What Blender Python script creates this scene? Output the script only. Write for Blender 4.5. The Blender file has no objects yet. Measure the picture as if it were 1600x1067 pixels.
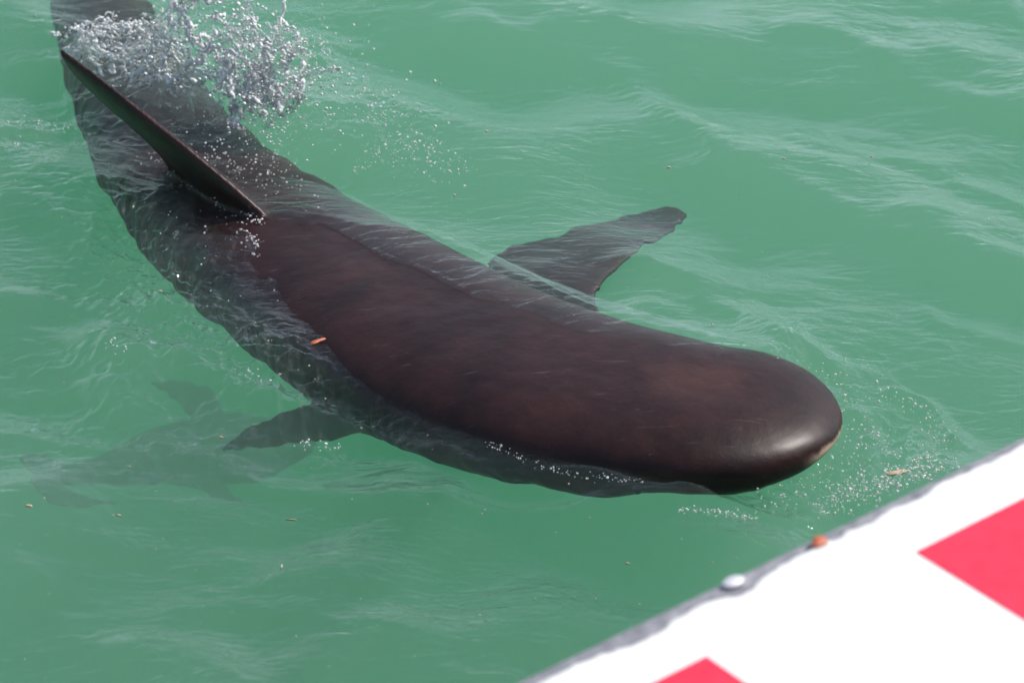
import bpy, bmesh, math, random
import numpy as np
from mathutils import Vector, Matrix
R = math.radians
rng = np.random.default_rng(7); random.seed(7)
scene = bpy.context.scene
COL = scene.collection
PI = math.pi

# ------------------------------------------------------------------ camera
W, HPX = 1600.0, 1067.0
DIST, PITCH = 6.0, R(31)
FPX = 5400.0
CAM = Vector((0, -DIST*math.cos(PITCH), DIST*math.sin(PITCH)))
cd = bpy.data.cameras.new('camera'); cam = bpy.data.objects.new('camera', cd); COL.objects.link(cam)
cam.location = CAM; cam.rotation_euler = (PI/2-PITCH, 0, 0)
cd.sensor_width = 36; cd.lens = FPX/W*36; cd.clip_start = .05; cd.clip_end = 2000
cd.dof.use_dof = True; cd.dof.focus_distance = 6.0; cd.dof.aperture_fstop = 5.0
scene.camera = cam
FW = Vector((0, math.cos(PITCH), -math.sin(PITCH))); UP = Vector((0, math.sin(PITCH), math.cos(PITCH))); RT = Vector((1, 0, 0))

def ray(px, py):
    return FW + RT*((px-W/2)/FPX) + UP*((HPX/2-py)/FPX)
def at(px, py, z=0.0):
    """the point at height z that the pixel of the photograph looks at"""
    d = ray(px, py); t = (z-CAM.z)/d.z
    return CAM + d*t
def atn(pts, z=0.0):
    return np.array([tuple(at(p[0], p[1], z)) for p in pts])

# ------------------------------------------------------------------ sky and sun
SUN_EL, SUN_AZ = R(48), R(65)           # azimuth from +y (away from the camera) towards +x
wd = bpy.data.worlds.new('World'); scene.world = wd; wd.use_nodes = True
nt = wd.node_tree; bg = nt.nodes['Background']
sky = nt.nodes.new('ShaderNodeTexSky'); sky.sky_type = 'NISHITA'; sky.sun_disc = False
sky.sun_elevation = SUN_EL; sky.sun_rotation = SUN_AZ; sky.air_density = 1.0; sky.dust_density = 1.2; sky.ozone_density = 1.0
# thin white cloud and sea haze over the whole sky, thicker towards the horizon
wN, wL = nt.nodes.new, nt.links.new
wtc = wN('ShaderNodeTexCoord'); wsx = wN('ShaderNodeSeparateXYZ'); wL(wtc.outputs['Generated'], wsx.inputs[0])
wmp = wN('ShaderNodeMapping'); wmp.inputs['Scale'].default_value = (1, 1, 2.4); wL(wtc.outputs['Generated'], wmp.inputs[0])
wns = wN('ShaderNodeTexNoise'); wns.inputs['Scale'].default_value = 3.2; wns.inputs['Detail'].default_value = 6; wns.inputs['Roughness'].default_value = .6; wL(wmp.outputs[0], wns.inputs['Vector'])
wr = wN('ShaderNodeMapRange'); wr.inputs['From Min'].default_value = .42; wr.inputs['From Max'].default_value = .72; wr.inputs['To Min'].default_value = .0; wr.inputs['To Max'].default_value = .2; wL(wns.outputs[0], wr.inputs[0])
wh = wN('ShaderNodeMapRange'); wh.inputs['From Min'].default_value = .0; wh.inputs['From Max'].default_value = .36; wh.inputs['To Min'].default_value = .85; wh.inputs['To Max'].default_value = .0; wL(wsx.outputs[2], wh.inputs[0])
wm_ = wN('ShaderNodeMath'); wm_.operation = 'MAXIMUM'; wL(wr.outputs[0], wm_.inputs[0]); wL(wh.outputs[0], wm_.inputs[1])
wx_ = wN('ShaderNodeMix'); wx_.data_type = 'RGBA'; wL(wm_.outputs[0], wx_.inputs[0]); wL(sky.outputs[0], wx_.inputs[6]); wx_.inputs[7].default_value = (12.5, 13.8, 15.8, 1)
wL(wx_.outputs[2], bg.inputs[0]); bg.inputs[1].default_value = 0.10
sd = bpy.data.lights.new('sun', 'SUN'); sd.energy = 4.8; sd.angle = R(.53); sd.color = (1, .955, .89)
sun = bpy.data.objects.new('sun', sd); COL.objects.link(sun)
SDIR = Vector((math.sin(SUN_AZ)*math.cos(SUN_EL), math.cos(SUN_AZ)*math.cos(SUN_EL), math.sin(SUN_EL)))
sun.rotation_euler = (-SDIR).to_track_quat('-Z', 'Y').to_euler(); sun.location = SDIR*20
scene.view_settings.view_transform = 'Standard'; scene.view_settings.look = 'None'
scene.view_settings.exposure = 0.0; scene.view_settings.gamma = 1.0
scene.render.engine = 'CYCLES'
cy = scene.cycles
cy.max_bounces = 9; cy.volume_bounces = 4; cy.transparent_max_bounces = 16; cy.transmission_bounces = 8; cy.glossy_bounces = 5
cy.diffuse_bounces = 3; cy.sample_clamp_indirect = 6; cy.use_denoising = True; cy.use_adaptive_sampling = True; cy.adaptive_threshold = .03
cy.caustics_reflective = False; cy.caustics_refractive = False

# ------------------------------------------------------------------ helpers
def tag(o, label=None, cat=None, group=None, kind=None):
    if label: o['label'] = label
    if cat: o['category'] = cat
    if group: o['group'] = group
    if kind: o['kind'] = kind
    return o
def link(name, me, mat, parent=None):
    o = bpy.data.objects.new(name, me); COL.objects.link(o)
    if mat: me.materials.append(mat)
    if parent: o.parent = parent
    return o
def mesh_np(name, V, F, smooth=True):
    """V (n,3), F (m,k) with one face size"""
    me = bpy.data.meshes.new(name); V = np.asarray(V, np.float32); F = np.asarray(F, np.int32)
    me.vertices.add(len(V)); me.vertices.foreach_set('co', V.ravel())
    m, k = F.shape
    me.loops.add(m*k); me.loops.foreach_set('vertex_index', F.ravel())
    me.polygons.add(m); me.polygons.foreach_set('loop_start', np.arange(0, m*k, k, dtype=np.int32))
    try: me.polygons.foreach_set('loop_total', np.full(m, k, np.int32))
    except Exception: pass
    me.update(calc_edges=True); me.validate()
    if smooth: me.polygons.foreach_set('use_smooth', np.ones(len(me.polygons), bool))
    return me
def mat_new(name):
    m = bpy.data.materials.new(name); m.use_nodes = True
    nt = m.node_tree; nt.nodes.clear()
    out = nt.nodes.new('ShaderNodeOutputMaterial')
    return m, nt, nt.nodes.new, nt.links.new, out
def principled(name, col, rough=.5, **kw):
    m, nt, N, L, out = mat_new(name)
    b = N('ShaderNodeBsdfPrincipled'); b.inputs['Base Color'].default_value = (*col, 1); b.inputs['Roughness'].default_value = rough
    for k, v in kw.items(): b.inputs[k.replace('_', ' ')].default_value = v
    L(b.outputs[0], out.inputs[0])
    return m, nt, N, L, b
def ramp(N, L, src, stops):
    r = N('ShaderNodeValToRGB'); L(src, r.inputs[0]); e = r.color_ramp.elements
    while len(e) < len(stops): e.new(.5)
    for i, (p, c) in enumerate(stops): e[i].position = p; e[i].color = c if len(c) == 4 else (*c, 1)
    return r
def noise_tex(N, L, vec, scale, detail=4, rough=.5, dist=0):
    n = N('ShaderNodeTexNoise'); n.inputs['Scale'].default_value = scale; n.inputs['Detail'].default_value = detail
    n.inputs['Roughness'].default_value = rough; n.inputs['Distortion'].default_value = dist
    if vec is not None: L(vec, n.inputs['Vector'])
    return n

_lat = rng.uniform(-1, 1, (8, 256, 256))
def vnoise(x, y, k=0):
    """smooth value noise, period 256, about -1..1"""
    xi = np.floor(x).astype(int); yi = np.floor(y).astype(int); fx = x-xi; fy = y-yi
    fx = fx*fx*fx*(fx*(fx*6-15)+10); fy = fy*fy*fy*(fy*(fy*6-15)+10)
    a = _lat[k % 8]; x0 = xi % 256; x1 = (xi+1) % 256; y0 = yi % 256; y1 = (yi+1) % 256
    return (a[x0, y0]*(1-fx)+a[x1, y0]*fx)*(1-fy)+(a[x0, y1]*(1-fx)+a[x1, y1]*fx)*fy
def fbm(x, y, o=3, k=0):
    s = 0; a = 1; t = 0
    for i in range(o):
        s = s+a*vnoise(x*2**i+17*i, y*2**i+5*i, k+i); t += a; a *= .5
    return s/t
def sstep(a, b, x):
    t = np.clip((x-a)/(b-a), 0, 1); return t*t*(3-2*t)
def catmull(P, n):
    P = np.asarray(P, float); P = np.vstack([2*P[0]-P[1], P, 2*P[-1]-P[-2]]); out = []
    m = len(P)-3
    for t in np.linspace(0, m-1e-9, n):
        i = int(t); f = t-i; a, b, c, d = P[i:i+4]
        out.append(.5*((2*b)+(c-a)*f+(2*a-5*b+4*c-d)*f*f+(3*b-a-3*c+d)*f**3))
    return np.array(out)

# ------------------------------------------------------------------ the shark's axis: (pixel of the back line), height of back, half width, half height
ST = [ # px, py, ztop, w, h
 (1100, 604, .072, .200, .066), (980, 580, .070, .220, .080), (860, 548, .062, .232, .090),
 (720, 494, .048, .234, .096), (580, 418, .028, .226, .098), (470, 350, .002, .208, .098), (375, 285, -.022, .186, .097),
 (295, 215, -.036, .162, .092), (230, 130, -.055, .136, .088), (180, 35, -.08, .114, .082), (145, -55, -.10, .096, .075),
 (118, -140, -.115, .072, .062), (97, -220, -.125, .050, .048), (80, -285, -.13, .034, .040)]
rest = []
for (px, py, zt, w, h) in ST:
    p = at(px, py, zt); rest.append((p.x, p.y, zt, w, h))
# rounded snout ahead of the first station
T0 = at(1316, 677, 0); P5 = np.array(rest[0][:2]); T0 = np.array((T0.x, T0.y)); L5 = np.linalg.norm(P5-T0)
nose_pts = []
for k in range(36):
    q = (1-math.cos(k/36*PI/2)); g = max(1-(1-q)**2.1, 1e-4)
    w = rest[0][3]*g**.54; h = rest[0][4]*g**.62; zcn = .012+(rest[0][2]-rest[0][4]-.012)*q
    p = T0+(P5-T0)*q; nose_pts.append((p[0], p[1], zcn+h, max(w, .006), max(h, .005)))
NB = 150
AX = np.vstack([np.array(nose_pts), catmull(rest, NB)])
NS = len(AX)
ARC = np.concatenate([[0], np.cumsum(np.linalg.norm(np.diff(AX[:, :2], axis=0), axis=1))]); ARC /= ARC[-1]
def arc_at(px):                                             # where along the shark the station with this pixel x lies
    k = [t[0] for t in ST].index(px); return ARC[36+int(round(k/(len(ST)-1)*(NB-1)))]
TAN = np.gradient(AX[:, :2], axis=0); TAN /= np.linalg.norm(TAN, axis=1)[:, None]      # towards the tail
TAN[:36] = TAN[36]*.5+TAN[20]*.5
FAR = np.stack([-TAN[:, 1], TAN[:, 0]], 1)
FAR *= np.sign(FAR[:, 1:2])                                                           # the side away from the camera
SEXP = 2.6
def shark_field(x, y):
    """for points: station index, lateral offset (+ away from camera), height of the back there"""
    sh = x.shape; x = x.ravel(); y = y.ravel()
    best = np.full(x.shape, 1e9); idx = np.zeros(x.shape, int)
    for i in range(0, NS, 1):
        d = (x-AX[i, 0])**2+(y-AX[i, 1])**2
        m = d < best; best[m] = d[m]; idx[m] = i
    step = np.maximum(np.gradient(np.concatenate([[0], np.cumsum(np.linalg.norm(np.diff(AX[:, :2], axis=0), axis=1))])), 1e-4)
    t = ((x-AX[idx, 0])*TAN[idx, 0]+(y-AX[idx, 1])*TAN[idx, 1])/step[idx]
    fx = np.clip(idx+np.clip(t, -1, 1), 0, NS-1); i0 = np.minimum(fx.astype(int), NS-2); f = fx-i0
    lerp = lambda a: a[i0]*(1-f)+a[i0+1]*f
    u = (x-lerp(AX[:, 0]))*lerp(FAR[:, 0])+(y-lerp(AX[:, 1]))*lerp(FAR[:, 1])
    w = lerp(AX[:, 3]); h = lerp(AX[:, 4]); zt = lerp(AX[:, 2])
    q = np.clip(1-np.abs(u/w)**SEXP, 0, 1)**(1/SEXP)
    zs = np.where(np.abs(u) < w, zt-h+h*q, -9)
    d = np.abs(u)*(t > -1.5)*(t < 1.5)+np.sqrt(best)*((t <= -1.5) | (t >= 1.5))
    return fx.reshape(sh), u.reshape(sh), zs.reshape(sh), d.reshape(sh), w.reshape(sh)

# ------------------------------------------------------------------ water surface
NC = 110
lam = np.exp(rng.uniform(math.log(.022), math.log(.75), NC))
th = R(68)+rng.normal(0, R(34), NC)
kx = 2*PI/lam*np.cos(th); ky = 2*PI/lam*np.sin(th); ph = rng.uniform(0, 2*PI, NC)
slope = np.where(lam < .09, .017, np.where(lam < .25, .036, .062))*rng.uniform(.5, 1.4, NC)
amp = slope*lam/(2*PI)
def gp(*pts): return atn(pts)[:, :2]
RIDGES = [ # pixels, height, half width
 (gp((560, 70), (700, 60), (850, 75), (960, 115), (1060, 190), (1150, 262), (1270, 330), (1400, 372), (1600, 440), (1760, 500)), .017, .050),
 (gp((1180, 60), (1290, 55), (1400, 105), (1480, 152), (1600, 190), (1750, 240)), .013, .042),
 (gp((1200, 205), (1300, 240), (1450, 262), (1600, 330), (1750, 380)), .012, .045),
 (gp((930, 400), (1060, 440), (1130, 490), (1200, 545), (1270, 570), (1330, 610)), .013, .030),
 (gp((-60, 690), (60, 690), (140, 705), (260, 712)), .008, .028),
 (gp((120, 580), (200, 635), (260, 690), (340, 735), (450, 762), (560, 780), (700, 800)), .012, .030),
 (gp((60, 510), (180, 560), (300, 598), (420, 628), (560, 665), (690, 715), (790, 760)), .012, .034),
 (gp((640, 765), (760, 800), (900, 808), (1040, 792), (1140, 775)), .010, .028),
 (gp((1430, 470), (1490, 508), (1560, 520), (1680, 540)), .009, .026),
 (gp((1370, 612), (1440, 632), (1478, 668), (1490, 715)), .020, .020),
 (gp((1330, 640), (1355, 690), (1345, 740), (1290, 775)), .011, .018),
 (gp((-60, 210), (60, 215), (130, 190)), .010, .03),
 (gp((-40, 300), (90, 360), (170, 430), (240, 520)), .010, .05),
 (gp((1040, 770), (1130, 800), (1230, 805), (1300, 780)), .007, .018),
 (gp((1380, 330), (1480, 380), (1600, 470), (1750, 520)), .010, .04),
]
BUSY = [ # px, py, radius m, strength : where the water is broken up
 (300, 130, .27, 1.0), (420, 200, .14, .8), (300, 420, .20, 1.0), (430, 560, .20, .8), (560, 640, .14, .6), (620, 220, .12, .5), (200, 330, .16, .7),
 (1390, 720, .13, .8), (1250, 770, .12, .5), (350, 640, .16, .5), (1280, 590, .08, .5), (60, 210, .12, .6), (160, 620, .2, .3)]
BUSYG = [(at(a, b).x, at(a, b).y, r, s) for a, b, r, s in BUSY]
def busy(x, y):
    m = np.zeros_like(x)
    for bx, by, r, s in BUSYG: m = np.maximum(m, s*np.exp(-((x-bx)**2+(y-by)**2)/(r*r)))
    return m
def poly_dist(x, y, P):
    """signed distance to a polyline and the distance along it as 0..1"""
    best = np.full(x.shape, 1e9); tt = np.zeros(x.shape); n = len(P)-1
    for i in range(n):
        a = P[i]; b = P[i+1]; ab = b-a; L2 = (ab**2).sum()
        t = np.clip(((x-a[0])*ab[0]+(y-a[1])*ab[1])/L2, 0, 1)
        dx = x-a[0]-t*ab[0]; dy = y-a[1]-t*ab[1]; d = np.hypot(dx, dy)*np.sign(ab[0]*dy-ab[1]*dx+1e-12)
        m = np.abs(d) < np.abs(best); best = np.where(m, d, best); tt = np.where(m, (i+t)/n, tt)
    return best, tt
def height(x, y, spacing=None):
    r = np.hypot(x, y-.2); near = 1-sstep(1.4, 4, r)
    wx = x+.030*fbm(x*5, y*5, 2, 1); wy = y+.030*fbm(x*5+40, y*5, 2, 2)
    patch = .22+.9*sstep(-.2, .4, fbm(x*2.2+9, y*3.0, 2, 3))
    B = busy(x, y)*near
    z = np.zeros_like(x)
    for i in range(NC):
        w = 1.0
        if lam[i] < .25: w = patch*(.75 if lam[i] < .09 else .9)*near+B*.55
        if spacing is not None: w = w*sstep(2.2, 5, lam[i]/spacing)
        z += w*amp[i]*np.sin(kx[i]*wx+ky[i]*wy+ph[i])
    for P, h, w in RIDGES:
        P = catmull(P, 24); d, t = poly_dist(x, y, P)
        d = d+.02*fbm(x*9, y*9, 2, 4)
        fade = sstep(0, .12, t)*(1-sstep(.88, 1, t))
        lop = np.where(d > 0, w*1.25, w*.8)
        z += 1.7*h*fade*np.exp(-(d/lop)**2)*(.8+.3*fbm(x*6, y*6, 2, 5))
    # choppy broken water: sharp little crests
    if B.max() > .02:
        rg = 1-np.abs(fbm(wx*24, wy*17, 3, 5)); rg2 = 1-np.abs(fbm(wx*60+7, wy*42, 2, 6))
        z += B*(.015*(rg**3-.45)+.0045*(rg2**3-.45))
    return z

# tensor grid, fine where the photograph looks, stretching to the horizon
def axis_grid(a, b, step, far):
    c = list(np.arange(a, b+1e-9, step)); s = step; lo = []; v = a
    while v > -far: s *= 1.22; v -= s; lo.append(v)
    s = step; hi = []; v = b
    while v < far: s *= 1.22; v += s; hi.append(v)
    return np.array(lo[::-1]+c+hi)
gx = axis_grid(-1.18, 1.18, .0034, 260); gy = axis_grid(-1.05, 1.42, .0040, 260)
X, Y = np.meshgrid(gx, gy, indexing='ij')
SX = np.gradient(gx)[:, None]; SY = np.gradient(gy)[None, :]; SP = np.maximum(SX, SY)+0*X
Z = height(X, Y, SP)
# rings left by falling drops
def add_rings(n, px0, px1, py0, py1, amp0, mask=True):
    for _ in range(n):
        p = at(rng.uniform(px0, px1), rng.uniform(py0, py1)); Rr = rng.uniform(.008, .045); wv = rng.uniform(.004, .009)
        i0, i1 = np.searchsorted(gx, (p.x-Rr-.04, p.x+Rr+.04)); j0, j1 = np.searchsorted(gy, (p.y-Rr-.04, p.y+Rr+.04))
        if i1 <= i0 or j1 <= j0: continue
        xs = X[i0:i1, j0:j1]-p.x; ys = Y[i0:i1, j0:j1]-p.y
        ang = np.arctan2(ys, xs); rr = np.hypot(xs, ys*rng.uniform(.7, 1.2))*(1+.12*np.sin(2*ang+rng.uniform(0, 6)))
        a = amp0*rng.uniform(.4, 1.2)
        Z[i0:i1, j0:j1] += a*np.exp(-((rr-Rr)/wv)**2)*np.clip(.6+.6*np.sin(ang+rng.uniform(0, 6)), 0, 1)
add_rings(230, 150, 540, 240, 630, .0042); add_rings(70, 40, 500, 560, 740, .0022); add_rings(40, 520, 740, 150, 290, .0018)
add_rings(40, 1180, 1500, 560, 800, .0022); add_rings(25, 0, 1600, 0, 1067, .0008); add_rings(60, 120, 520, 60, 260, .0035)
# the shark carries water: a film on the far side of its back, a lip along the near side
fi = np.where((gx > -1.4) & (gx < 1.4))[0]; fj = np.where((gy > -1.2) & (gy < 2.0))[0]
sl = (slice(fi[0], fi[-1]+1), slice(fj[0], fj[-1]+1))
xs, ys = X[sl], Y[sl]; zz = Z[sl]
idx, u, zs, dd, ww = shark_field(xs, ys)
s01 = np.interp(idx, np.arange(NS), ARC); ZT = np.interp(idx, np.arange(NS), AX[:, 2]); HH = np.interp(idx, np.arange(NS), AX[:, 4]); sA_, sB_ = arc_at(580), arc_at(375)
un = u/ww
streak = fbm(s01*170, u*40, 2, 2)*.12+fbm(s01*50, u*20, 2, 6)*.6
edge = np.interp(s01, [0, ARC[14], ARC[26], arc_at(1100), arc_at(980), arc_at(860), arc_at(720), arc_at(580), arc_at(470), sB_], [1.2, 1.0, .74, .56, .44, .36, .30, .22, .08, -1.3])
ue = edge+streak*.13
zedge = ZT-HH+HH*np.clip(1-np.abs(np.clip(ue, -1, 1))**SEXP, 0, 1)**(1/SEXP)
over = (un-ue)*ww
calm = 1-.7*np.exp(-(np.maximum(dd-ww*.9, 0)/.05)**2)*sstep(0, .05, s01)*(1-sstep(sA_, sB_, s01))
zz = zz*calm
wet = sstep(.01, .04, s01)*(1-sstep(arc_at(470), sB_+.02, s01))*(un > -.4)*sstep(-.012, .012, zedge)
cap = .030-.022*sstep(arc_at(580), arc_at(470), s01); wetS = sstep(.01, .04, s01)*(1-sstep(sB_, sB_+.06, s01))*(un > -1)
film = np.where(over > 0, np.minimum(.0015+.28*over, cap), 0)*(1+.12*streak)
hold = np.where((zs > -1) & (over > 0), zs+film-(1-wetS)*.07, -9)
mound = (np.maximum(zedge, 0)+.004)*np.where(over > 0, np.exp(-(over/.13)**2), np.maximum(1+over*6, 0))
z_far = np.maximum(zz*.8+mound*wet, np.where(wetS > .01, hold, -9))
kk = 1-sstep(arc_at(580), arc_at(470), s01); z_near = np.minimum(zz+mound*wet, zs-.003-.02*np.minimum(-over*8, 1)); z_near = np.where((un > -.4) & (zs > -1), zz*(1-kk)+kk*z_near, zz)
zz = np.where(over > 0, z_far, z_near)
# slope of displaced water beyond the far side
beyond = np.exp(-(np.maximum(un-.95, 0)*ww/.05)**2)*(un > .9)*sstep(.03, .12, s01)*(1-sstep(sA_, sB_, s01))
lip = np.exp(-((dd-ww*.97)/.022)**2)*(un < 0)*sstep(.06, .2, s01)*(1-sstep(sA_, sB_, s01))
zz = zz+.006*lip*(1+.8*fbm(xs*30, ys*30, 2, 3))
Z[sl] = zz
nx, ny = X.shape
V = np.stack([X.ravel(), Y.ravel(), Z.ravel()], 1)
ii, jj = np.meshgrid(np.arange(nx-1), np.arange(ny-1), indexing='ij'); a = (ii*ny+jj).ravel()
F = np.stack([a, a+ny, a+ny+1, a+1], 1)
# close the body of water: skirt and bottom
per = np.concatenate([np.arange(nx)*ny, (nx-1)*ny+np.arange(1, ny), (np.arange(nx-2, -1, -1))*ny+ny-1, np.arange(ny-2, 0, -1)])
nb = len(per); base = len(V); DEEP = -7.0
low = V[per].copy(); low[:, 2] = DEEP
V = np.vstack([V, low, [[0, 0, DEEP]]])
k0 = np.arange(nb); k1 = (k0+1) % nb
skirt = np.stack([per[k1], per[k0], base+k0, base+k1], 1)
me = mesh_np('sea_water', V, np.vstack([F, skirt]))
bmx = bmesh.new(); bmx.from_mesh(me); bmx.verts.ensure_lookup_table()
cv = bmx.verts[base+nb]
for a_, b_ in zip(k0, k1): bmx.faces.new((bmx.verts[base+int(b_)], bmx.verts[base+int(a_)], cv))
bmx.normal_update(); bmx.to_mesh(me); bmx.free()
def water_z(x, y):
    i = int(np.clip(np.searchsorted(gx, x), 0, nx-1)); j = int(np.clip(np.searchsorted(gy, y), 0, ny-1)); return float(Z[i, j])

m, nt, N, L, out = mat_new('green_sea_water')
geo = N('ShaderNodeNewGeometry')
tc = N('ShaderNodeTexCoord')
mp = N('ShaderNodeMapping'); mp.inputs['Rotation'].default_value = (0, 0, R(-18)); mp.inputs['Scale'].default_value = (.45, 1.3, 1); L(tc.outputs['Object'], mp.inputs[0])
n1 = noise_tex(N, L, mp.outputs[0], 34, 4, .55, .8); n2 = noise_tex(N, L, mp.outputs[0], 7, 2, .5, .6)
mul = N('ShaderNodeMath'); mul.operation = 'MULTIPLY'; L(n1.outputs[0], mul.inputs[0]); L(n2.outputs[0], mul.inputs[1])
bump = N('ShaderNodeBump'); bump.inputs['Strength'].default_value = .6; bump.inputs['Distance'].default_value = .016; L(mul.outputs[0], bump.inputs['Height'])
dot = N('ShaderNodeVectorMath'); dot.operation = 'DOT_PRODUCT'; L(bump.outputs[0], dot.inputs[0]); L(geo.outputs['Incoming'], dot.inputs[1])
ab = N('ShaderNodeMath'); ab.operation = 'ABSOLUTE'; L(dot.outputs['Value'], ab.inputs[0])
om = N('ShaderNodeMath'); om.operation = 'SUBTRACT'; om.use_clamp = True; om.inputs[0].default_value = 1; L(ab.outputs[0], om.inputs[1])
pw = N('ShaderNodeMath'); pw.operation = 'POWER'; L(om.outputs[0], pw.inputs[0]); pw.inputs[1].default_value = 5
ma = N('ShaderNodeMath'); ma.operation = 'MULTIPLY_ADD'; L(pw.outputs[0], ma.inputs[0]); ma.inputs[1].default_value = .98; ma.inputs[2].default_value = .02
tr = N('ShaderNodeBsdfTransparent'); gl = N('ShaderNodeBsdfGlossy'); gl.inputs['Roughness'].default_value = .018; gl.inputs['Color'].default_value = (1, 1, 1, 1); L(bump.outputs[0], gl.inputs['Normal'])
mx = N('ShaderNodeMixShader'); L(ma.outputs[0], mx.inputs[0]); L(tr.outputs[0], mx.inputs[1]); L(gl.outputs[0], mx.inputs[2]); L(mx.outputs[0], out.inputs['Surface'])
vs = N('ShaderNodeVolumeScatter'); vs.inputs['Color'].default_value = (.85, 1.0, .95, 1); vs.inputs['Density'].default_value = .42
va = N('ShaderNodeVolumeAbsorption'); va.inputs['Color'].default_value = (0.0, .72, .45, 1); va.inputs['Density'].default_value = .70
ad = N('ShaderNodeAddShader'); L(vs.outputs[0], ad.inputs[0]); L(va.outputs[0], ad.inputs[1]); L(ad.outputs[0], out.inputs['Volume'])
water = link('sea_water', me, m); tag(water, 'rippled green sea water around the shark', kind='structure')

# ------------------------------------------------------------------ shark
def tube(AXs, nseg=56):
    V = []; n = len(AXs)
    t2 = np.linspace(0, 2*PI, nseg, endpoint=False)
    c, s = np.cos(t2), np.sin(t2)
    e = 2/SEXP
    for i in range(n):
        x, y, zt, w, h = AXs[i]
        cu = np.sign(c)*np.abs(c)**e*w; cv = np.sign(s)*np.abs(s)**e*h
        zc = zt-h
        V.append(np.stack([x+FAR[i, 0]*cu, y+FAR[i, 1]*cu, zc+np.where(cv > 0, cv, cv*.95)], 1))
    V = np.vstack(V); F = []
    for i in range(n-1):
        for k in range(nseg):
            k1 = (k+1) % nseg; F.append((i*nseg+k, i*nseg+k1, (i+1)*nseg+k1, (i+1)*nseg+k))
    return V, F, nseg, n
def shark_bm(bm, AXs):
    V, F, ns, n = tube(AXs)
    vs = [bm.verts.new(v) for v in V]
    for f in F: bm.faces.new([vs[i] for i in f])
    bm.faces.new(vs[:ns]); bm.faces.new(vs[(n-1)*ns:][::-1])
def fin(bm, O, T, rear, tip_r, th0, nv, n=26, tmin=.0035):
    """a fin between a root chord O..rear and a tip; lens-shaped section along normal nv. lead and trail are polylines of equal count"""
    lead = catmull(O, n); trail = catmull(rear, n); rows = []
    K = 15
    for i in range(n):
        f = i/(n-1); a, b = lead[i], trail[i]; row_t = []; row_b = []
        for k in range(K):
            g = k/(K-1); p = a+(b-a)*g
            prof = (math.sqrt(g)*(1-g)*2.0+.02) ; t = max(tmin, th0*(1-f*.8)*prof*1.0)
            if k == 0: t = tmin
            row_t.append(bm.verts.new(p+nv*t)); row_b.append(bm.verts.new(p-nv*t))
        rows.append((row_t, row_b))
    for i in range(n-1):
        for k in range(K-1):
            A, B = rows[i], rows[i+1]
            bm.faces.new((A[0][k], A[0][k+1], B[0][k+1], B[0][k])); bm.faces.new((A[1][k], B[1][k], B[1][k+1], A[1][k+1]))
        A, B = rows[i], rows[i+1]
        bm.faces.new((A[0][0], B[0][0], B[1][0], A[1][0])); bm.faces.new((A[0][-1], A[1][-1], B[1][-1], B[0][-1]))
    for r_, rev in ((rows[0], 0), (rows[-1], 1)):
        for k in range(K-1):
            q = (r_[0][k], r_[1][k], r_[1][k+1], r_[0][k+1]); bm.faces.new(q[::-1] if rev else q)
def P3(px, py, z): return np.array(tuple(at(px, py, z)))
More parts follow.
